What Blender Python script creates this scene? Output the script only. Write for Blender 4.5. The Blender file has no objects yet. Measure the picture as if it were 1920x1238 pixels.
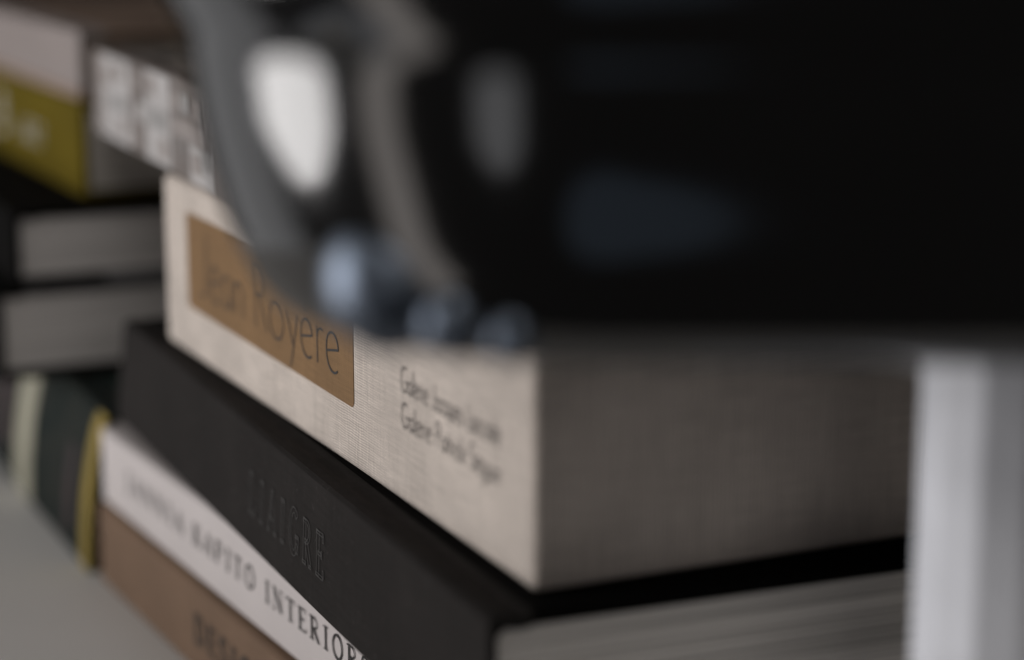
import bpy, bmesh, math, random
from mathutils import Vector, Matrix

random.seed(7)
scene = bpy.context.scene
COL = scene.collection
R = math.radians

# ------------------------------------------------------------------ camera
cam_data = bpy.data.cameras.new('camera')
cam = bpy.data.objects.new('camera', cam_data)
COL.objects.link(cam)
cam_data.sensor_width = 36.0
cam_data.lens = 75.0
cam_data.clip_start = 0.01
cam_data.clip_end = 60.0
cam.location = (0.0, 0.0, 0.2785)
PITCH = math.atan(834.0 / 4000.0)
cam.rotation_euler = (math.pi / 2 - PITCH, 0, 0)
cam_data.dof.use_dof = True
cam_data.dof.focus_distance = 0.636
cam_data.dof.aperture_fstop = 75.0 / 20.0
cam_data.dof.aperture_blades = 0
scene.camera = cam

# ------------------------------------------------------------------ world, lamps, exposure
world = bpy.data.worlds.new('World')
scene.world = world
world.use_nodes = True
bg = world.node_tree.nodes['Background']
bg.inputs['Color'].default_value = (1.0, 0.93, 0.88, 1)
bg.inputs['Strength'].default_value = 0.022


def area_lamp(name, loc, target, sx, sy, radiance, color, shape='RECTANGLE'):
    d = bpy.data.lights.new(name, 'AREA')
    d.shape = shape
    d.size, d.size_y = sx, sy
    d.energy = radiance * math.pi * sx * sy * (math.pi / 4 if shape == 'ELLIPSE' else 1.0)
    d.color = color
    o = bpy.data.objects.new(name, d)
    COL.objects.link(o)
    o.location = loc
    o.rotation_euler = (Vector(target) - Vector(loc)).to_track_quat('-Z', 'Y').to_euler()
    return o


# a tall window to the left of the shelf is the main light; the dimmer lamps are unseen, added for reflections and fill
area_lamp('window_light', (-1.56, 0.52, 0.21), (-0.05, 0.42, 0.20), 1.00, 1.40, 5.3, (1.0, 0.975, 0.965), 'ELLIPSE')
area_lamp('band_reflection_lamp', (-0.92, -0.02, -0.15), (-0.02, 0.38, 0.22), 0.20, 1.3, 0.95, (1.0, 0.92, 0.87))  # unseen lamp added to put a pale upright band on the planter
area_lamp('oval_reflection_lamp', (-0.53, -0.48, -0.10), (0.0, 0.37, 0.23), 0.24, 0.44, 0.6, (0.97, 0.97, 1.0), 'ELLIPSE')  # added behind the camera for the grey oval reflected in the planter
area_lamp('edge_reflection_lamp', (-1.05, 1.20, 0.0), (-.04, 0.42, 0.22), 0.80, 1.5, 0.44, (0.98, 0.98, 1.0))  # added lamp that greys the planter's left rim by reflection
area_lamp('low_reflection_lamp', (-1.25, 0.50, -0.95), (-.03, 0.40, 0.22), 1.0, 0.55, 0.42, (0.86, 0.91, 1.0), 'ELLIPSE')  # added low lamp, reflected as grey in the planter's lower curve
area_lamp('blue_gleam_lamp', (-0.05, -0.62, -0.53), (0.02, 0.36, 0.22), 0.40, 0.32, 0.13, (0.55, 0.74, 1.0), 'ELLIPSE')  # added bluish lamp for the gleam on the planter's front
area_lamp('front_fill_lamp', (0.40, -1.00, 0.50), (0.05, 0.5, 0.1), 0.8, 0.6, 0.75, (1.0, 0.95, 0.90))  # added fill for right faces and page edges, clear of reflections
area_lamp('overhead_fill_lamp', (0.15, -0.75, 1.45), (0.1, 0.6, 0.1), 1.1, 0.8, 2.3, (1.0, 0.95, 0.90))  # added overhead fill, placed where the planter does not mirror it

scene.view_settings.view_transform = 'Standard'
scene.view_settings.look = 'None'
scene.view_settings.exposure = 0.0
scene.view_settings.gamma = 1.0
scene.view_settings.use_curve_mapping = False
scene.render.engine = 'CYCLES'
scene.cycles.use_denoising = True
scene.cycles.max_bounces = 8


# ------------------------------------------------------------------ materials
def new_mat(name):
    m = bpy.data.materials.new(name)
    m.use_nodes = True
    nt = m.node_tree
    return m, nt, nt.nodes['Principled BSDF']


def lin(c):
    return tuple(((x / 255.0) / 12.92 if x / 255.0 <= .04045 else ((x / 255.0 + .055) / 1.055) ** 2.4) for x in c)


def plain(name, col, rough=0.6, var=0.12, scale=60.0, bump=0.0, spec=0.4, metallic=0.0, ior=1.45, detail=4.0):
    """base colour with a soft noise variation and optional fine relief"""
    m, nt, b = new_mat(name)
    tc = nt.nodes.new('ShaderNodeTexCoord')
    nz = nt.nodes.new('ShaderNodeTexNoise')
    nz.inputs['Scale'].default_value = scale
    nz.inputs['Detail'].default_value = detail
    nt.links.new(tc.outputs['Object'], nz.inputs['Vector'])
    rmp = nt.nodes.new('ShaderNodeValToRGB')
    rmp.color_ramp.elements[0].position = .3
    rmp.color_ramp.elements[1].position = .7
    rmp.color_ramp.elements[0].color = tuple(x * (1 - var) for x in col) + (1,)
    rmp.color_ramp.elements[1].color = tuple(min(1, x * (1 + var)) for x in col) + (1,)
    nt.links.new(nz.outputs['Fac'], rmp.inputs['Fac'])
    nt.links.new(rmp.outputs['Color'], b.inputs['Base Color'])
    b.inputs['Roughness'].default_value = rough
    b.inputs['Metallic'].default_value = metallic
    b.inputs['Specular IOR Level'].default_value = spec
    b.inputs['IOR'].default_value = ior
    if bump:
        bp = nt.nodes.new('ShaderNodeBump')
        bp.inputs['Strength'].default_value = bump
        bp.inputs['Distance'].default_value = 0.0004
        nz2 = nt.nodes.new('ShaderNodeTexNoise')
        nz2.inputs['Scale'].default_value = scale * 14
        nt.links.new(tc.outputs['Object'], nz2.inputs['Vector'])
        nt.links.new(nz2.outputs['Fac'], bp.inputs['Height'])
        nt.links.new(bp.outputs['Normal'], b.inputs['Normal'])
    return m


def cloth(name, col, pitch=0.00045, depth=0.45, slub=0.10, rough=0.85, spec=0.2, bump=0.5, dust=0.0):
    """woven book cloth: crossing threads, long slubs and soft soiling"""
    m, nt, b = new_mat(name)
    N, Lk = nt.nodes.new, nt.links.new
    tc = N('ShaderNodeTexCoord')
    sep = N('ShaderNodeSeparateXYZ')
    Lk(tc.outputs['Object'], sep.inputs[0])
    wob = N('ShaderNodeTexNoise')
    wob.inputs['Scale'].default_value = 160
    wob.inputs['Detail'].default_value = 3
    Lk(tc.outputs['Object'], wob.inputs['Vector'])
    # across: x + y (one of them is constant on any upright face); up: z
    ad = N('ShaderNodeMath'); ad.operation = 'ADD'
    Lk(sep.outputs['X'], ad.inputs[0]); Lk(sep.outputs['Y'], ad.inputs[1])

    def thread(src, across=1.0):
        mu = N('ShaderNodeMath'); mu.operation = 'MULTIPLY_ADD'
        mu.inputs[1].default_value = 2 * math.pi / (pitch * across)
        Lk(src, mu.inputs[0])
        wm = N('ShaderNodeMath'); wm.operation = 'MULTIPLY'
        wm.inputs[1].default_value = 9.0
        Lk(wob.outputs['Fac'], wm.inputs[0])
        Lk(wm.outputs[0], mu.inputs[2])
        s = N('ShaderNodeMath'); s.operation = 'SINE'
        Lk(mu.outputs[0], s.inputs[0])
        return s.outputs[0]
    a = thread(ad.outputs[0], 1.5); c = thread(sep.outputs['Z'])
    pr = N('ShaderNodeMath'); pr.operation = 'ADD'
    Lk(a, pr.inputs[0]); Lk(c, pr.inputs[1])
    nrm = N('ShaderNodeMapRange')
    nrm.inputs['From Min'].default_value = -2; nrm.inputs['From Max'].default_value = 2
    Lk(pr.outputs[0], nrm.inputs['Value'])
    # slubs: noise stretched along each thread direction
    mp = N('ShaderNodeMapping'); mp.inputs['Scale'].default_value = (60, 60, 1400)
    Lk(tc.outputs['Object'], mp.inputs['Vector'])
    n1 = N('ShaderNodeTexNoise'); n1.inputs['Scale'].default_value = 1.0; n1.inputs['Detail'].default_value = 3
    Lk(mp.outputs[0], n1.inputs['Vector'])
    mp2 = N('ShaderNodeMapping'); mp2.inputs['Scale'].default_value = (1100, 1100, 45)
    Lk(tc.outputs['Object'], mp2.inputs['Vector'])
    n2 = N('ShaderNodeTexNoise'); n2.inputs['Scale'].default_value = 1.0; n2.inputs['Detail'].default_value = 3
    Lk(mp2.outputs[0], n2.inputs['Vector'])
    n3 = N('ShaderNodeTexNoise'); n3.inputs['Scale'].default_value = 28; n3.inputs['Detail'].default_value = 4
    Lk(tc.outputs['Object'], n3.inputs['Vector'])
    s1 = N('ShaderNodeMath'); s1.operation = 'ADD'
    Lk(n1.outputs['Fac'], s1.inputs[0]); Lk(n2.outputs['Fac'], s1.inputs[1])
    s2 = N('ShaderNodeMath'); s2.operation = 'ADD'
    Lk(s1.outputs[0], s2.inputs[0]); Lk(n3.outputs['Fac'], s2.inputs[1])
    sl = N('ShaderNodeMapRange')
    sl.inputs['From Min'].default_value = 1.1; sl.inputs['From Max'].default_value = 1.9
    sl.inputs['To Min'].default_value = 1 - slub; sl.inputs['To Max'].default_value = 1 + slub
    Lk(s2.outputs[0], sl.inputs['Value'])
    th = N('ShaderNodeMapRange')
    th.inputs['To Min'].default_value = 1 - depth; th.inputs['To Max'].default_value = 1 + depth * .35
    Lk(nrm.outputs[0], th.inputs['Value'])
    k = N('ShaderNodeMath'); k.operation = 'MULTIPLY'
    Lk(sl.outputs[0], k.inputs[0]); Lk(th.outputs[0], k.inputs[1])
    mixc = N('ShaderNodeVectorMath'); mixc.operation = 'SCALE'
    mixc.inputs[0].default_value = col
    Lk(k.outputs[0], mixc.inputs['Scale'])
    out = mixc.outputs[0]
    if dust:
        dn = N('ShaderNodeTexNoise'); dn.inputs['Scale'].default_value = 420; dn.inputs['Detail'].default_value = 6
        dn.inputs['Distortion'].default_value = 1.5
        Lk(tc.outputs['Object'], dn.inputs['Vector'])
        dr = N('ShaderNodeMapRange')
        dr.inputs['From Min'].default_value = .66; dr.inputs['From Max'].default_value = .74
        dr.inputs['To Max'].default_value = dust
        Lk(dn.outputs['Fac'], dr.inputs['Value'])
        mx = N('ShaderNodeMix'); mx.data_type = 'RGBA'
        Lk(dr.outputs[0], mx.inputs['Factor'])
        Lk(out, mx.inputs['A'])
        mx.inputs['B'].default_value = (.30, .28, .27, 1)
        out = mx.outputs['Result']
    Lk(out, b.inputs['Base Color'])
    bp = N('ShaderNodeBump')
    bp.inputs['Strength'].default_value = bump
    bp.inputs['Distance'].default_value = 0.00012
    Lk(nrm.outputs[0], bp.inputs['Height'])
    Lk(bp.outputs['Normal'], b.inputs['Normal'])
    b.inputs['Roughness'].default_value = rough
    b.inputs['Specular IOR Level'].default_value = spec
    return m


def paper_edge(name, col, lines=2200.0, var=0.55, band=300.0):
    """edge of a block of pages: fine horizontal lines and darker signatures"""
    m, nt, b = new_mat(name)
    N, Lk = nt.nodes.new, nt.links.new
    tc = N('ShaderNodeTexCoord')
    mp = N('ShaderNodeMapping'); mp.inputs['Scale'].default_value = (5, 5, lines)
    Lk(tc.outputs['Object'], mp.inputs['Vector'])
    n1 = N('ShaderNodeTexNoise'); n1.inputs['Scale'].default_value = 1; n1.inputs['Detail'].default_value = 2
    Lk(mp.outputs[0], n1.inputs['Vector'])
    mp2 = N('ShaderNodeMapping'); mp2.inputs['Scale'].default_value = (4, 4, band * 2.2)
    Lk(tc.outputs['Object'], mp2.inputs['Vector'])
    n2 = N('ShaderNodeTexNoise'); n2.inputs['Scale'].default_value = 1; n2.inputs['Detail'].default_value = 3
    Lk(mp2.outputs[0], n2.inputs['Vector'])
    ad = N('ShaderNodeMath'); ad.operation = 'ADD'
    Lk(n1.outputs['Fac'], ad.inputs[0]); Lk(n2.outputs['Fac'], ad.inputs[1])
    mr = N('ShaderNodeMapRange')
    mr.inputs['From Min'].default_value = .7; mr.inputs['From Max'].default_value = 1.3
    mr.inputs['To Min'].default_value = 1 - var; mr.inputs['To Max'].default_value = 1 + var * .4
    Lk(ad.outputs[0], mr.inputs['Value'])
    sc = N('ShaderNodeVectorMath'); sc.operation = 'SCALE'
    sc.inputs[0].default_value = col
    Lk(mr.outputs[0], sc.inputs['Scale'])
    Lk(sc.outputs[0], b.inputs['Base Color'])
    b.inputs['Roughness'].default_value = .8
    b.inputs['Specular IOR Level'].default_value = .2
    return m


def leafy_print(name, c1, c2, scale):
    """a printed cover: dark leaf-like patches over a pale ground"""
    m, nt, b = new_mat(name)
    N, Lk = nt.nodes.new, nt.links.new
    tc = N('ShaderNodeTexCoord')
    v = N('ShaderNodeTexNoise'); v.inputs['Scale'].default_value = scale; v.inputs['Detail'].default_value = 5
    v.inputs['Distortion'].default_value = 1.2
    Lk(tc.outputs['Object'], v.inputs['Vector'])
    r = N('ShaderNodeValToRGB')
    r.color_ramp.elements[0].position = .47; r.color_ramp.elements[0].color = c1 + (1,)
    r.color_ramp.elements[1].position = .53; r.color_ramp.elements[1].color = c2 + (1,)
    Lk(v.outputs['Fac'], r.inputs['Fac'])
    Lk(r.outputs['Color'], b.inputs['Base Color'])
    b.inputs['Roughness'].default_value = .75
    b.inputs['Specular IOR Level'].default_value = .12
    return m


M = {
    'linen': cloth('natural_linen_cloth', (.66, .585, .525), pitch=.0008, depth=.55, slub=.24),
    'kraft': cloth('brown_label_paper', (.232, .136, .062), pitch=.0006, depth=.3, slub=.18, rough=.7),
    'ink': plain('black_ink', (.018, .016, .016), rough=.6, var=.3, scale=900),
    'ink_soft': plain('dark_grey_ink', (.028, .024, .025), rough=.6, var=.3, scale=900),
    'black_cloth': cloth('black_book_cloth', (.0215, .019, .018), pitch=.0006, depth=.35, slub=.25, rough=.9, spec=.12, dust=.16),
    'emboss': plain('embossed_edge', (.028, .0255, .025), rough=.5, var=.3, scale=500),
    'black_board': plain('black_cover_board', (.0035, .0032, .003), rough=.9, var=.2, spec=.06, bump=.3),
    'white_jacket': plain('white_jacket_paper', (.56, .517, .51), rough=.55, var=.03, scale=30),
    'brown_cloth': cloth('brown_book_cloth', (.185, .12, .08), pitch=.0005, depth=.12, slub=.14, rough=.8),
    'bold_ink': plain('bold_dark_ink', (.045, .032, .024), rough=.6, var=.2, scale=400),
    'pages': paper_edge('page_edges', (.82, .78, .73)),
    'pages_grey': paper_edge('grey_page_edges', (.66, .64, .632), lines=1500, var=.30, band=220.),
    'pages_dark': paper_edge('brown_page_edges', (.24, .18, .14), lines=1800, var=.2),
    'pattern_ground': plain('taupe_printed_paper', (.165, .142, .131), rough=.5, var=.18, scale=45),
    'pattern_light': plain('pale_printed_block', (.45, .432, .427), rough=.5, var=.10, scale=70),
    'pattern_mid': plain('grey_printed_block', (.30, .265, .25), rough=.5, var=.10, scale=60),
    'pattern_mark': plain('grey_printed_mark', (.30, .29, .285), rough=.5, var=.25, scale=120),
    'pattern_top': leafy_print('leafy_printed_cover', (.10, .09, .08), (.40, .36, .33), 11.0),
    'yellow': plain('mustard_cover_cloth', (.105, .077, .006), rough=.85, spec=.1, var=.12, scale=40, bump=.3),
    'white_print': plain('white_print', (.40, .38, .32), rough=.6, var=.1),
    'pink': plain('pale_pink_spine_paper', (.265, .228, .216), rough=.6, var=.05, scale=25),
    'brown_board': plain('dark_brown_board', (.28, .20, .155), rough=.6, var=.25, scale=30),
    'grey_board': plain('charcoal_board', (.06, .06, .064), rough=.45, var=.1, scale=30),
    'slate': plain('slate_paper', (.19, .19, .20), rough=.6, var=.1, scale=30),
    'green': leafy_print('dark_green_printed_cover', (.006, .012, .011), (.017, .020, .017), 26.0),
    'red_print': plain('dull_red_print', (.032, .018, .019), rough=.6, var=.3, scale=90),
    'teal_print': plain('teal_print', (.004, .045, .034), rough=.6, var=.3, scale=90),
    'yellow_band': plain('ochre_band', (.27, .195, .035), rough=.6, var=.15, scale=60),
    'cream': plain('cream_band', (.36, .345, .265), rough=.6, var=.12, scale=60),
    'surface': plain('white_painted_shelf', (.66, .648, .63), rough=.55, var=.04, scale=9),
    'wall': plain('dark_brown_wall', (.06, .045, .038), rough=.9, var=.15, scale=5),
    'glaze': plain('black_gloss_glaze', (.0035, .0036, .0040), rough=.11, var=.2, scale=20, spec=.5, ior=1.95),
    'glint_metal': plain('blue_glint_metal', (.15, .178, .225), rough=.40, var=.1, scale=60, metallic=1.0),  # bluish metal for the beads added as glints
    'post': plain('white_lacquer', (.76, .775, .83), rough=.35, var=.09, scale=40),
}




# ------------------------------------------------------------------ mesh helpers
def link(name, mesh, mat, parent=None):
    o = bpy.data.objects.new(name, mesh)
    COL.objects.link(o)
    if mat is not None:
        mesh.materials.append(mat)
    if parent is not None:
        o.parent = parent
    return o


def from_bm(name, bm, mat, parent=None, smooth=False):
    bmesh.ops.recalc_face_normals(bm, faces=bm.faces[:])
    me = bpy.data.meshes.new(name)
    bm.to_mesh(me)
    bm.free()
    if smooth:
        for p in me.polygons:
            p.use_smooth = True
    return link(name, me, mat, parent)


def add_box(bm, x0, x1, y0, y1, z0, z1):
    v = [bm.verts.new(c) for c in ((x0, y0, z0), (x1, y0, z0), (x1, y1, z0), (x0, y1, z0),
                                   (x0, y0, z1), (x1, y0, z1), (x1, y1, z1), (x0, y1, z1))]
    for f in ((0, 3, 2, 1), (4, 5, 6, 7), (0, 1, 5, 4), (1, 2, 6, 5), (2, 3, 7, 6), (3, 0, 4, 7)):
        bm.faces.new([v[i] for i in f])
    return v


def box(name, x0, x1, y0, y1, z0, z1, mat, parent=None, bevel=0.0, seg=3):
    bm = bmesh.new()
    add_box(bm, x0, x1, y0, y1, z0, z1)
    if bevel:
        bmesh.ops.bevel(bm, geom=bm.edges[:], offset=bevel, segments=seg, profile=.5, affect='EDGES')
    return from_bm(name, bm, mat, parent, smooth=False)


def strip_extrude(name, outer, inner, y0, y1, mat, parent, smooth=True):
    """a wall with section outer/inner (lists of (x,z)) swept from y0 to y1"""
    bm = bmesh.new()
    n = len(outer)
    A = [[bm.verts.new((p[0], y, p[1])) for p in outer] for y in (y0, y1)]
    B = [[bm.verts.new((p[0], y, p[1])) for p in inner] for y in (y0, y1)]
    for i in range(n - 1):
        bm.faces.new((A[0][i], A[0][i + 1], A[1][i + 1], A[1][i]))
        bm.faces.new((B[0][i], B[1][i], B[1][i + 1], B[0][i + 1]))
        for k in (0, 1):
            bm.faces.new((A[k][i], B[k][i], B[k][i + 1], A[k][i + 1]))
    for e in (0, n - 1):
        bm.faces.new((A[0][e], A[1][e], B[1][e], B[0][e]))
    o = from_bm(name, bm, mat, parent)
    return o


def thing(name, label, cat, loc, yaw_deg, group=None):
    o = bpy.data.objects.new(name, None)
    o.empty_display_size = .02
    COL.objects.link(o)
    o.location = loc
    o.rotation_euler = (0, 0, R(yaw_deg))
    o['label'] = label
    o['category'] = cat
    if group:
        o['group'] = group
    return o


# ------------------------------------------------------------------ lettering
def arc(cx, cy, rx, ry, a0, a1, n=14):
    return [(cx + rx * math.cos(R(a0 + (a1 - a0) * i / n)), cy + ry * math.sin(R(a0 + (a1 - a0) * i / n))) for i in range(n + 1)]


# thin round-pen hand: x-height .5, cap height 1; value = (advance, strokes)
HAND = {
    'J': (.42, [[(.30, 1.0), (.30, .18)] + arc(.12, .18, .18, .20, 0, -120, 8)]),
    'e': (.50, [[(.07, .26), (.42, .34)] + arc(.24, .32, .19, .23, 10, 180, 10) + arc(.27, .26, .22, .27, 180, 305, 10)]),
    'a': (.50, [arc(.22, .26, .18, .25, 60, 360, 14), [(.41, .52), (.41, .0)]]),
    'n': (.48, [[(.08, .52), (.08, 0)], [(.08, .33)] + arc(.24, .33, .16, .19, 160, 0, 8) + [(.40, 0)]]),
    'R': (.56, [[(.08, 1.0), (.08, 0)], [(.08, .98), (.24, .98)] + arc(.24, .75, .22, .23, 90, -90, 10) + [(.08, .52)], [(.22, .52), (.50, 0)]]),
    'o': (.62, [arc(.30, .27, .25, .28, 0, 360, 22)]),
    'y': (.50, [[(.05, .54), (.25, .05)], [(.45, .54), (.17, -.30)]]),
    'E': (.50, [[(.07, .26), (.42, .34)] + arc(.24, .32, .19, .23, 10, 180, 10) + arc(.27, .26, .22, .27, 180, 305, 10), [(.10, .86), (.24, .66)]]),
    'r': (.34, [[(.09, .54), (.09, 0)], [(.09, .36)] + arc(.22, .36, .13, .16, 160, 60, 6)]),
    'G': (.78, [arc(.38, .5, .34, .5, 50, 345, 18) + [(.70, .44), (.44, .44)]]),
    'l': (.18, [[(.08, 1.0), (.08, 0)]]),
    'i': (.18, [[(.08, .52), (.08, 0)], [(.08, .74), (.08, .68)]]),
    'c': (.44, [arc(.24, .26, .19, .26, 50, 310, 12)]),
    'q': (.50, [arc(.22, .26, .18, .25, 60, 360, 14), [(.41, .52), (.41, -.3)]]),
    'u': (.48, [[(.08, .52), (.08, .2)] + arc(.24, .2, .16, .2, 180, 360, 8) + [(.40, .52)], [(.40, .5), (.40, 0)]]),
    's': (.36, [arc(.18, .38, .12, .13, 40, 270, 8) + arc(.18, .13, .13, .13, 90, -140, 8)]),
    'L': (.46, [[(.08, 1.0), (.08, .0), (.42, .0)]]),
    't': (.30, [[(.14, .85), (.14, .0)], [(.02, .52), (.27, .52)]]),
    'P': (.52, [[(.08, 1.0), (.08, 0)], [(.08, .98), (.24, .98)] + arc(.24, .74, .22, .24, 90, -90, 10) + [(.08, .5)]]),
    'k': (.44, [[(.08, 1.0), (.08, 0)], [(.38, .52), (.08, .24)], [(.18, .32), (.40, 0)]]),
    'S': (.50, [arc(.25, .75, .18, .24, 40, 270, 10) + arc(.25, .26, .20, .25, 90, -140, 10)]),
    'g': (.50, [arc(.22, .26, .18, .25, 60, 360, 14), [(.41, .52), (.41, -.12)] + arc(.24, -.12, .17, .18, 0, -150, 8)]),
    ' ': (.34, []),
}

# capitals with thick stems, thin cross strokes and serifs: (advance, [(points, weight)])
TH, TN = 1.0, .42


def serif(x, y, w=.15):
    return ([(x - w, y), (x + w, y)], .40)


ROMAN = {
    'I': (.42, [([(.21, 0), (.21, 1)], TH), serif(.21, .02), serif(.21, .98)]),
    'N': (.80, [([(.14, 0), (.14, 1)], TN), ([(.14, 1), (.66, 0)], TH), ([(.66, 0), (.66, 1)], TN), serif(.14, .02, .12), serif(.10, .98, .12), serif(.66, .98, .12)]),
    'T': (.70, [([(.35, 0), (.35, 1)], TH), ([(.04, .97), (.66, .97)], TN), ([(.05, .97), (.05, .80)], TN), ([(.65, .97), (.65, .80)], TN), serif(.35, .02)]),
    'E': (.64, [([(.16, 0), (.16, 1)], TH), ([(.03, .98), (.56, .98)], TN), ([(.16, .52), (.44, .52)], TN), ([(.03, .02), (.58, .02)], TN), ([(.55, .98), (.55, .82)], TN), ([(.58, .02), (.58, .20)], TN), ([(.44, .60), (.44, .44)], TN)]),
    'R': (.72, [([(.16, 0), (.16, 1)], TH), ([(.03, .98), (.32, .98)] + arc(.32, .75, .22, .23, 90, -90, 10) + [(.16, .52)], TN + .12), ([(.30, .52), (.62, .02)], TH), serif(.16, .02), serif(.64, .02, .08)]),
    'O': (.80, [(arc(.39, .5, .31, .50, 0, 360, 28), .78)]),
    'S': (.58, [(arc(.28, .74, .19, .25, 30, 270, 10) + arc(.28, .25, .21, .25, 90, -150, 10), .75), ([(.46, .98), (.46, .80)], TN), ([(.07, .02), (.07, .2)], TN)]),
    'A': (.74, [([(.08, 0), (.36, 1)], TN), ([(.36, 1), (.64, 0)], TH), ([(.17, .34), (.54, .34)], TN), serif(.09, .02, .1), serif(.64, .02, .12)]),
    'B': (.68, [([(.16, 0), (.16, 1)], TH), ([(.03, .98), (.30, .98)] + arc(.30, .76, .20, .22, 90, -90, 8) + [(.16, .54)], .6), ([(.16, .54), (.32, .54)] + arc(.32, .28, .24, .26, 90, -90, 8) + [(.03, .02)], .6)]),
    'H': (.78, [([(.15, 0), (.15, 1)], TH), ([(.63, 0), (.63, 1)], TH), ([(.15, .52), (.63, .52)], TN), serif(.15, .02), serif(.15, .98), serif(.63, .02), serif(.63, .98)]),
    'J': (.46, [([(.26, 1), (.26, .12), (.20, -.06), (.06, -.10)], .9), serif(.26, .98)]),
    'K': (.74, [([(.16, 0), (.16, 1)], TH), ([(.62, 1), (.18, .46)], TN), ([(.30, .58), (.66, 0)], TH), serif(.16, .02), serif(.16, .98), serif(.62, .98, .1), serif(.66, .02, .1)]),
    'P': (.66, [([(.16, 0), (.16, 1)], TH), ([(.03, .98), (.32, .98)] + arc(.32, .73, .24, .25, 90, -90, 10) + [(.16, .48)], .6), serif(.16, .02)]),
    'D': (.78, [([(.16, 0), (.16, 1)], TH), ([(.03, .98), (.34, .98)] + arc(.34, .5, .34, .48, 90, -90, 14) + [(.03, .02)], .7)]),
    'G': (.78, [(arc(.40, .5, .32, .5, 45, 330, 18), .75), ([(.68, 0.05), (.68, .42)], TH), serif(.66, .42, .14)]),
    'L': (.62, [([(.16, 0), (.16, 1)], TH), ([(.03, .02), (.56, .02)], TN), ([(.56, .02), (.56, .2)], TN), serif(.16, .98)]),
    ' ': (.55, []),
}


def ribbon(bm, pts, w, to3, closed=False):
    """flat stroke of width w along 2-D points; to3 maps (a, b) to a 3-D point"""
    P = [Vector((p[0], p[1])) for p in pts]
    Q = [P[0]]
    for p in P[1:]:
        if (p - Q[-1]).length > 1e-7:
            Q.append(p)
    P = Q
    n = len(P)
    left, right = [], []
    for i in range(n):
        d0 = (P[i] - P[i - 1]).normalized() if i > 0 else (P[1] - P[0]).normalized()
        d1 = (P[i + 1] - P[i]).normalized() if i < n - 1 else d0
        if i == 0:
            d0 = d1
        t = d0 + d1
        t = t.normalized() if t.length > 1e-4 else d1
        nn = Vector((-t.y, t.x))
        c = max(.45, abs(nn.dot(Vector((-d1.y, d1.x)))))
        off = nn * (w / 2 / c)
        left.append(bm.verts.new(to3(*(P[i] + off))))
        right.append(bm.verts.new(to3(*(P[i] - off))))
    for i in range(n - 1):
        try:
            bm.faces.new((left[i], left[i + 1], right[i + 1], right[i]))
        except ValueError:
            pass


def spine_map(L, s0, z0, eps):
    """letters run from the far end of the spine towards the near end"""
    return lambda a, b: (-eps, L - s0 - a, z0 + b)


def hand_text(name, text, L, s0, z0, cap, pen, mat, parent, width=None, eps=.00035, track=0.0):
    total = sum(HAND[c][0] + track for c in text)
    kx = (width / total) if width else cap
    bm = bmesh.new()
    x = 0.0
    layer = 0
    for c in text:
        adv, strokes = HAND[c]
        for st in strokes:
            layer += 1
            pts = [((x + px) * kx, py * cap) for px, py in st]
            ribbon(bm, pts, pen, spine_map(L, s0, z0, eps + .000004 * (layer % 7)))
        x += adv + track
    me = from_bm(name, bm, mat, parent)
    return me


def roman_text(name, text, L, s0, z0, cap, pen, mat, parent, width, eps=.00035, track=.22):
    total = sum(ROMAN[c][0] + track for c in text) - track
    kx = width / total
    bm = bmesh.new()
    x = 0.0
    layer = 0
    for c in text:
        adv, strokes = ROMAN[c]
        for st, wgt in strokes:
            layer += 1
            pts = [((x + px) * kx, py * cap) for px, py in st]
            ribbon(bm, pts, pen * wgt, spine_map(L, s0, z0, eps + .000004 * (layer % 9)))
        x += adv + track
    return from_bm(name, bm, mat, parent)


def outline_text(name, text, L, s0, z0, cap, stroke, pen, mat, parent, width, eps=.0004, track=.35):
    """tooled capitals: only the edges of each stroke stand out"""
    total = sum(ROMAN[c][0] + track for c in text) - track
    kx = width / total
    bm = bmesh.new()
    x = 0.0
    layer = 0
    for c in text:
        adv, strokes = ROMAN[c]
        for st, wgt in strokes:
            pts = [Vector(((x + px) * kx, py * cap)) for px, py in st]
            h = stroke * max(wgt, .3) / 2
            lo, hi = [], []
            for i, p in enumerate(pts):
                d = (pts[min(i + 1, len(pts) - 1)] - pts[max(i - 1, 0)]).normalized()
                nn = Vector((-d.y, d.x)) * h
                hi.append(p + nn)
                lo.append(p - nn)
            loop = hi + lo[::-1] + [hi[0]]
            layer += 1
            ribbon(bm, [(p.x, p.y) for p in loop], pen, spine_map(L, s0, z0, eps + .000004 * (layer % 9)))
        x += adv + track
    return from_bm(name, bm, mat, parent)


# ------------------------------------------------------------------ hardback book
def page_block(parent, x0, x1, y0, y1, z0, z1, mat, n=16, jitter=.0005):
    """folded signatures, each a thin slab with its own small offset"""
    bm = bmesh.new()
    h = (z1 - z0) / n
    for i in range(n):
        j = random.uniform(0, jitter)
        k = random.uniform(0, jitter)
        add_box(bm, x0, x1 - k, y0 + j, y1 - k, z0 + i * h + .00006, z0 + (i + 1) * h - .00006)
    o = from_bm('page_block', bm, mat, parent)
    o['kind'] = 'stuff'
    return o


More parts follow.
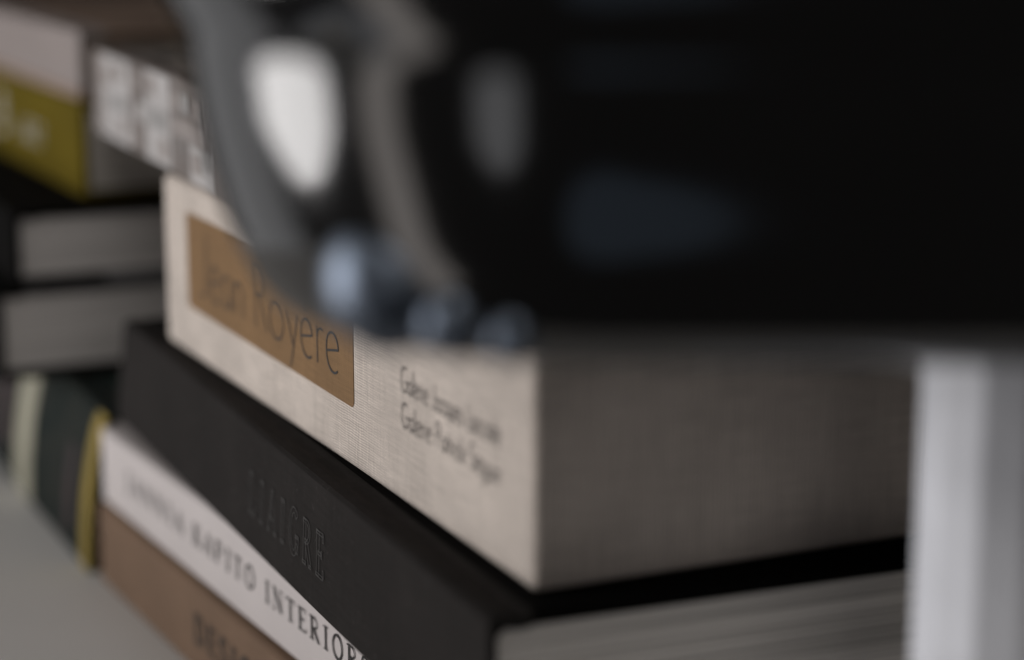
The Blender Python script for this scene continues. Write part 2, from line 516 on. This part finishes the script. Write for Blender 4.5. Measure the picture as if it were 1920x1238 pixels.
def spine_section(T, ct, bulge, hinge, groove=.0011, cocked=False):
    """outer and inner outline of the spine with its two hinge grooves"""
    n = 12
    outer = [(hinge, T), (hinge * .78, T - groove), (hinge * .60, T - groove), (hinge * .36, T - .0001), (.0012, T - .0003)]
    inner = [(hinge, T - ct), (hinge * .78, T - ct - groove), (hinge * .60, T - ct - groove), (hinge * .40, T - ct), (.0032, T - ct - .0008)]
    for i in range(n + 1):
        f = i / n
        z = T - .0012 - (T - .0024) * f
        b = -bulge * (math.sin(math.pi / 2 * f ** .8) if cocked else math.sin(math.pi * f))
        outer.append((b, z))
        zi = T - ct - .002 - (T - 2 * ct - .004) * f
        inner.append((b + .0024, zi))
    m = lambda L: [(x, T - z) for x, z in L[4::-1]]
    outer += m(outer)
    inner += m(inner)
    return outer, inner


def hardback(name, label, near, yaw, L, W, z0, T, spine_mat, board_mat, page_mat, bulge=0.0, ct=.0028,
             over=.0032, hinge=.012, n_sig=16, group=None, lower_board_mat=None, groove=.0011, cocked=False):
    t = thing(name, label, 'book', (near[0], near[1], z0), yaw, group)
    outer, inner = spine_section(T, ct, bulge, hinge, groove, cocked)
    sp = strip_extrude('spine', outer, inner, 0, L, spine_mat, t)
    box('cover_board', hinge + .0001, W, 0, L, T - ct, T, board_mat, t, bevel=.0006, seg=2)
    box('cover_board', hinge + .0001, W, 0, L, 0, ct, lower_board_mat or board_mat, t, bevel=.0006, seg=2)
    page_block(t, .0036, W - over, over, L - over, ct + .0011, T - ct - .0011, page_mat, n=n_sig)
    return t, sp


# ------------------------------------------------------------------ setting
sf = box('shelf_surface', -.37, .55, .335, 1.60, -.03, 0, M['surface'], None, bevel=.002)
sf['kind'] = 'structure'
wl = box('wall', -1.6, 1.6, 2.3, 2.35, -.9, 1.8, M['wall'])
wl['kind'] = 'structure'

# ------------------------------------------------------------------ the front stack
# brown book
t, sp = hardback('brown_book', 'brown cloth book with bold dark lettering, bottom of the stack under the white book',
                 (-.0163, .5399), 27.3, .33, .20, 0, .034, M['brown_cloth'], M['brown_cloth'], M['pages'], ct=.003)
roman_text('title', 'DESIGN', .33, .1165, .0125, .0103, .0027, M['bold_ink'], t, .074, track=.14)

# white book
t, sp = hardback('white_book', 'white-jacketed book with spaced black capitals INTERIORS on its spine',
                 (-.0119, .5403), 27.7, .33, .20, .034, .031, M['white_jacket'], M['white_jacket'], M['pages'], ct=.0026, groove=.0002)
roman_text('title', 'JANNIA', .33, .0315, .0130, .0078, .00118, M['ink'], t, .068)
roman_text('title', 'KAPITO', .33, .1092, .0130, .0078, .00118, M['ink'], t, .062)
roman_text('title', 'INTERIORS', .33, .1800, .0126, .0076, .00112, M['ink'], t, .0855)

# black book
t, sp = hardback('black_book', 'black cloth book with faint tooled capitals, lying directly under the linen slipcase',
                 (-.0057, .4847), 22.8, .389, .30, .065, .042, M['black_cloth'], M['black_board'], M['pages'], ct=.0034, n_sig=20, groove=.0005)
tl = outline_text('title', 'LIAIGRE', .389, .1865, .0128, .0138, .0024, .0003, M['emboss'], t, .0775)
for me in (sp.data, tl.data):         # the spine leans out a little at its far lower corner
    for v in me.vertices:
        k = (v.co.y / .389) * (1 - v.co.z / .042)
        v.co.x -= .0035 * k
        v.co.y += .004 * k

# linen slipcase
SL, SW, ST = .331, .262, .065
t = thing('linen_slipcase', 'natural linen slipcase with brown Jean Royère label on its narrow side', 'slipcase', (.0053, .5023, .107), 24.6)
box('case', 0, SW, 0, SL, 0, ST, M['linen'], t, bevel=.0028, seg=5)
bm = bmesh.new()
add_box(bm, -.0002, .0004, SL - .2058, SL - .0312, .0192, .0545)
vert = [e for e in bm.edges if abs(e.verts[0].co.x - e.verts[1].co.x) > 1e-5]
bmesh.ops.bevel(bm, geom=vert, offset=.0022, segments=5, profile=.5, affect='EDGES')
lab = from_bm('label', bm, M['kraft'], t)
lab['label'] = 'brown paper label with thin handwritten lettering'
hand_text('title', 'Jean RoyErE'.replace('rE', 're'), SL, .0478, .0268, .0222, .00078, M['ink'], lab, width=.1475)
hand_text('imprint', 'Galerie Jacques Lacoste', SL, .2440, .0330, .0072, .00042, M['ink_soft'], t, width=.068)
hand_text('imprint', 'Galerie Patrick Seguin', SL, .2440, .0228, .0072, .00042, M['ink_soft'], t, width=.068)

# printed book on the slipcase
PL = .33
PB = .34          # printed blocks are measured from a line 1 cm beyond the far end
t, sp = hardback('patterned_book', 'taupe book printed with pale blocks, overhanging the top of the linen slipcase',
                 (-.060, .6275), 21.7, PL, .25, .172, .038, M['pattern_ground'], M['pattern_top'], M['pages_grey'], ct=.0025)


def block(s0, s1, z0, z1, mat, eps=.00025):
    b = box('printed_block', -eps, .0004, PB - s1, PB - s0, z0, z1, mat, sp)
    return b


block(.0108, .0275, .0016, .0364, M['pattern_mid'])
block(.0290, .0840, .0016, .0364, M['pattern_light'])
block(.1140, .1560, .0016, .0364, M['pattern_light'])
block(.1880, .2260, .0016, .0150, M['pattern_light'])
block(.1580, .2150, .0158, .0225, M['pattern_mid'])
block(.0400, .0780, .0150, .0205, M['pattern_mark'], .00045)
block(.1200, .1520, .0150, .0225, M['pattern_mark'], .00045)
for s0, z0, m in ((.0330, .0240, 'mid'), (.0600, .0050, 'mid'), (.0560, .0270, 'mid'), (.0890, .0040, 'mid'), (.1000, .0150, 'light'),
                  (.0900, .0260, 'mid'), (.1180, .0270, 'mid'), (.1380, .0045, 'mid'), (.1600, .0250, 'mid'), (.1780, .0255, 'mark'),
                  (.1980, .0250, 'mid'), (.1920, .0050, 'mid'), (.2100, .0085, 'mark')):
    block(s0, s0 + .0130, z0, z0 + .0072, M['pattern_' + m], .00062)
bm = bmesh.new()
for i in range(34):
    s = .158 + random.random() * .10
    z = .006 + random.random() * .024
    ln = random.uniform(.004, .012)
    sl = random.uniform(-.5, .3)
    ribbon(bm, [(s, z), (s + ln * .4 * sl, z + ln)], random.uniform(.0005, .0011), lambda a, b, k=i: (-.0005 - .00001 * k, PB - a, b))
o = from_bm('printed_scratches', bm, M['pattern_light'], sp)
o['kind'] = 'stuff'

# ------------------------------------------------------------------ the rear stack
GT = .067
t, sp = hardback('green_book', 'thick dark green book with rounded spine and ochre and cream bands, behind the brown book',
                 (-.1652, .8456), 24.6, .30, .15, 0, GT, M['green'], M['green'], M['pages_grey'], bulge=.010, cocked=True)


def spine_band(y0, y1, mat, lift, z0f=0.0, z1f=1.0, name='band'):
    n = 14
    outer, inner = [], []
    for i in range(n + 1):
        f = z0f + (z1f - z0f) * i / n
        z = GT - .0012 - (GT - .0024) * f
        b = -.010 * math.sin(math.pi / 2 * f ** .8)
        outer.append((b - lift, z))
        inner.append((b + .0008, z))
    return strip_extrude(name, outer, inner, y0, y1, mat, sp)


spine_band(-.0003, .0125, M['yellow_band'], .0006)
spine_band(.112, .142, M['cream'], .0006)
spine_band(.030, .042, M['red_print'], .0005, .30, .86, 'printed_mark')
spine_band(.160, .190, M['red_print'], .0005, .25, .80, 'printed_mark')
box('printed_mark', .035, .075, .012, .032, GT - .0003, GT + .0002, M['red_print'], t)
box('printed_mark', .018, .030, .010, .060, GT - .0003, GT + .0002, M['teal_print'], t)

t, sp = hardback('charcoal_book', 'thick charcoal book with pale page edges, lying on the green book',
                 (-.2225, .9035), 24.6, .29, .215, GT + .0002, .040, M['black_board'], M['grey_board'], M['pages_grey'],
                 lower_board_mat=M['black_board'])
t, sp = hardback('dark_book', 'black book with pale page edges between the mustard book and the charcoal book',
                 (-.2150, .9100), 24.6, .29, .20, GT + .0404, .0332, M['black_board'], M['black_board'], M['pages_grey'], hinge=.012)
o = box('grey_corner', .040, .201, -.0003, .06, -.0001, .0032, M['slate'], t)
YT = .044
t, sp = hardback('mustard_book', 'mustard yellow book with white print on the spine, rear stack above the black books',
                 (-.1908, .9450), 24.6, .28, .20, GT + .0738, YT, M['yellow'], M['yellow'], M['pages'])
roman_text('title', 'B', .28, .090, .013, .0185, .006, M['white_print'], t, .026)
roman_text('title', 'ART', .28, .150, .0150, .0095, .0030, M['white_print'], t, .048)
t, sp = hardback('pink_spined_book', 'brown board book with plain pale pink spine, on top of the mustard book',
                 (-.1908, .9470), 24.6, .28, .21, GT + .0740 + YT, .031, M['pink'], M['brown_board'], M['pages_dark'])
box('shadow_strip', -.0012, .004, -.0002, .2802, .0002, .0040, M['brown_board'], t, bevel=.0005)  # brown strip standing in for the shadow line under the pink spine


# ------------------------------------------------------------------ the planter on its white post
HX, RC = .0878, .090           # half of the straight run, radius of the rounded ends


def stadium(o, z, n=40):
    """outline of an oblong with round ends, grown by o"""
    r = RC + o
    pts = []
    for k in range(n + 1):
        a = R(90 + 180 * k / n)
        pts.append((-HX + r * math.cos(a), r * math.sin(a), z))
    for f in (.2, .4, .6, .8):
        pts.append((-HX + 2 * HX * f, -r, z))
    for k in range(n + 1):
        a = R(-90 + 180 * k / n)
        pts.append((HX + r * math.cos(a), r * math.sin(a), z))
    for f in (.2, .4, .6, .8):
        pts.append((HX - 2 * HX * f, r, z))
    return pts


def loft(name, prof, mat, parent, closed=False):
    bm = bmesh.new()
    rings = [[bm.verts.new(c) for c in stadium(o, z)] for o, z in prof]
    n = len(rings[0])
    pairs = list(zip(rings[:-1], rings[1:])) + ([(rings[-1], rings[0])] if closed else [])
    for a, b in pairs:
        for k in range(n):
            bm.faces.new((a[k], a[(k + 1) % n], b[(k + 1) % n], b[k]))
    if not closed:
        bm.faces.new(rings[0][::-1])
        bm.faces.new(rings[-1])
    return from_bm(name, bm, mat, parent, True)


def smooth_profile(ctrl, per=6):
    """Catmull-Rom through the control points"""
    out = []
    for i in range(len(ctrl) - 1):
        p0, p1, p2, p3 = ctrl[max(i - 1, 0)], ctrl[i], ctrl[i + 1], ctrl[min(i + 2, len(ctrl) - 1)]
        for j in range(per):
            t = j / per
            out.append(tuple(.5 * (2 * p1[q] + (p2[q] - p0[q]) * t + (2 * p0[q] - 5 * p1[q] + 4 * p2[q] - p3[q]) * t * t +
                                   (3 * p1[q] - p0[q] - 3 * p2[q] + p3[q]) * t ** 3) for q in (0, 1)))
    out.append(ctrl[-1])
    return out


BX, BY, ZB = .108, .452, .1898
t = thing('black_planter', 'oblong glossy black planter with added glint beads on a white faceted post', 'planter', (BX, BY, 0), 0)
prof = smooth_profile([(-.070, ZB), (-.045, ZB), (-.030, ZB + .0002), (-.0212, ZB + .0028), (-.0160, ZB + .0075), (-.0124, ZB + .0140), (-.0090, ZB + .022),
                       (-.0062, ZB + .032), (-.0040, ZB + .042), (-.0024, ZB + .052), (-.0010, ZB + .059), (.0018, ZB + .065), (.0052, ZB + .074),
                       (.0075, ZB + .087), (.0085, ZB + .112), (.0078, ZB + .127), (.0053, ZB + .130), (.0028, ZB + .127)])
prof += [(.0015, ZB + .10), (-.008, ZB + .05), (-.018, ZB + .018), (-.03, ZB + .010), (-.05, ZB + .009)]
loft('bowl', prof, M['glaze'], t)


def glint_bead(r, x, y, z, parent):
    """domed metal bead added at the lower edge only for its glint"""
    bm = bmesh.new()
    bmesh.ops.create_uvsphere(bm, u_segments=24, v_segments=14, radius=r)
    for v in bm.verts:
        v.co.z *= 1.15
        v.co += Vector((x, y, z))
    return from_bm('glint_bead', bm, M['glint_metal'], parent, True)


# three beads of falling size per lower corner, added to give soft glints
for sx in (-1, 1):
    for sy in (-1, 1):
        for ang, r, dz, o in ((54, .0122, .0165, -.0165), (65, .0066, .0105, -.0160), (74, .0048, .0080, -.0165)):
            x = sx * (HX + (RC + o) * math.cos(R(ang)))
            glint_bead(r, x, sy * (RC + o) * math.sin(R(ang)), ZB + dz, t)


def prism(name, r, z0, z1, n, rot, mat, parent, bevel):
    bm = bmesh.new()
    lo = [bm.verts.new((r * math.cos(rot + 2 * math.pi * k / n), r * math.sin(rot + 2 * math.pi * k / n), z0)) for k in range(n)]
    hi = [bm.verts.new((v.co.x, v.co.y, z1)) for v in lo]
    bm.faces.new(lo[::-1])
    bm.faces.new(hi)
    for k in range(n):
        bm.faces.new((lo[k], lo[(k + 1) % n], hi[(k + 1) % n], hi[k]))
    bmesh.ops.bevel(bm, geom=bm.edges[:], offset=bevel, segments=3, profile=.5, affect='EDGES')
    return from_bm(name, bm, mat, parent)


prism('post', .0192, .006, ZB + .001, 12, R(15 - 13), M['post'], t, .0008)
prism('foot', .060, .0, .0055, 12, R(2), M['post'], t, .0012)
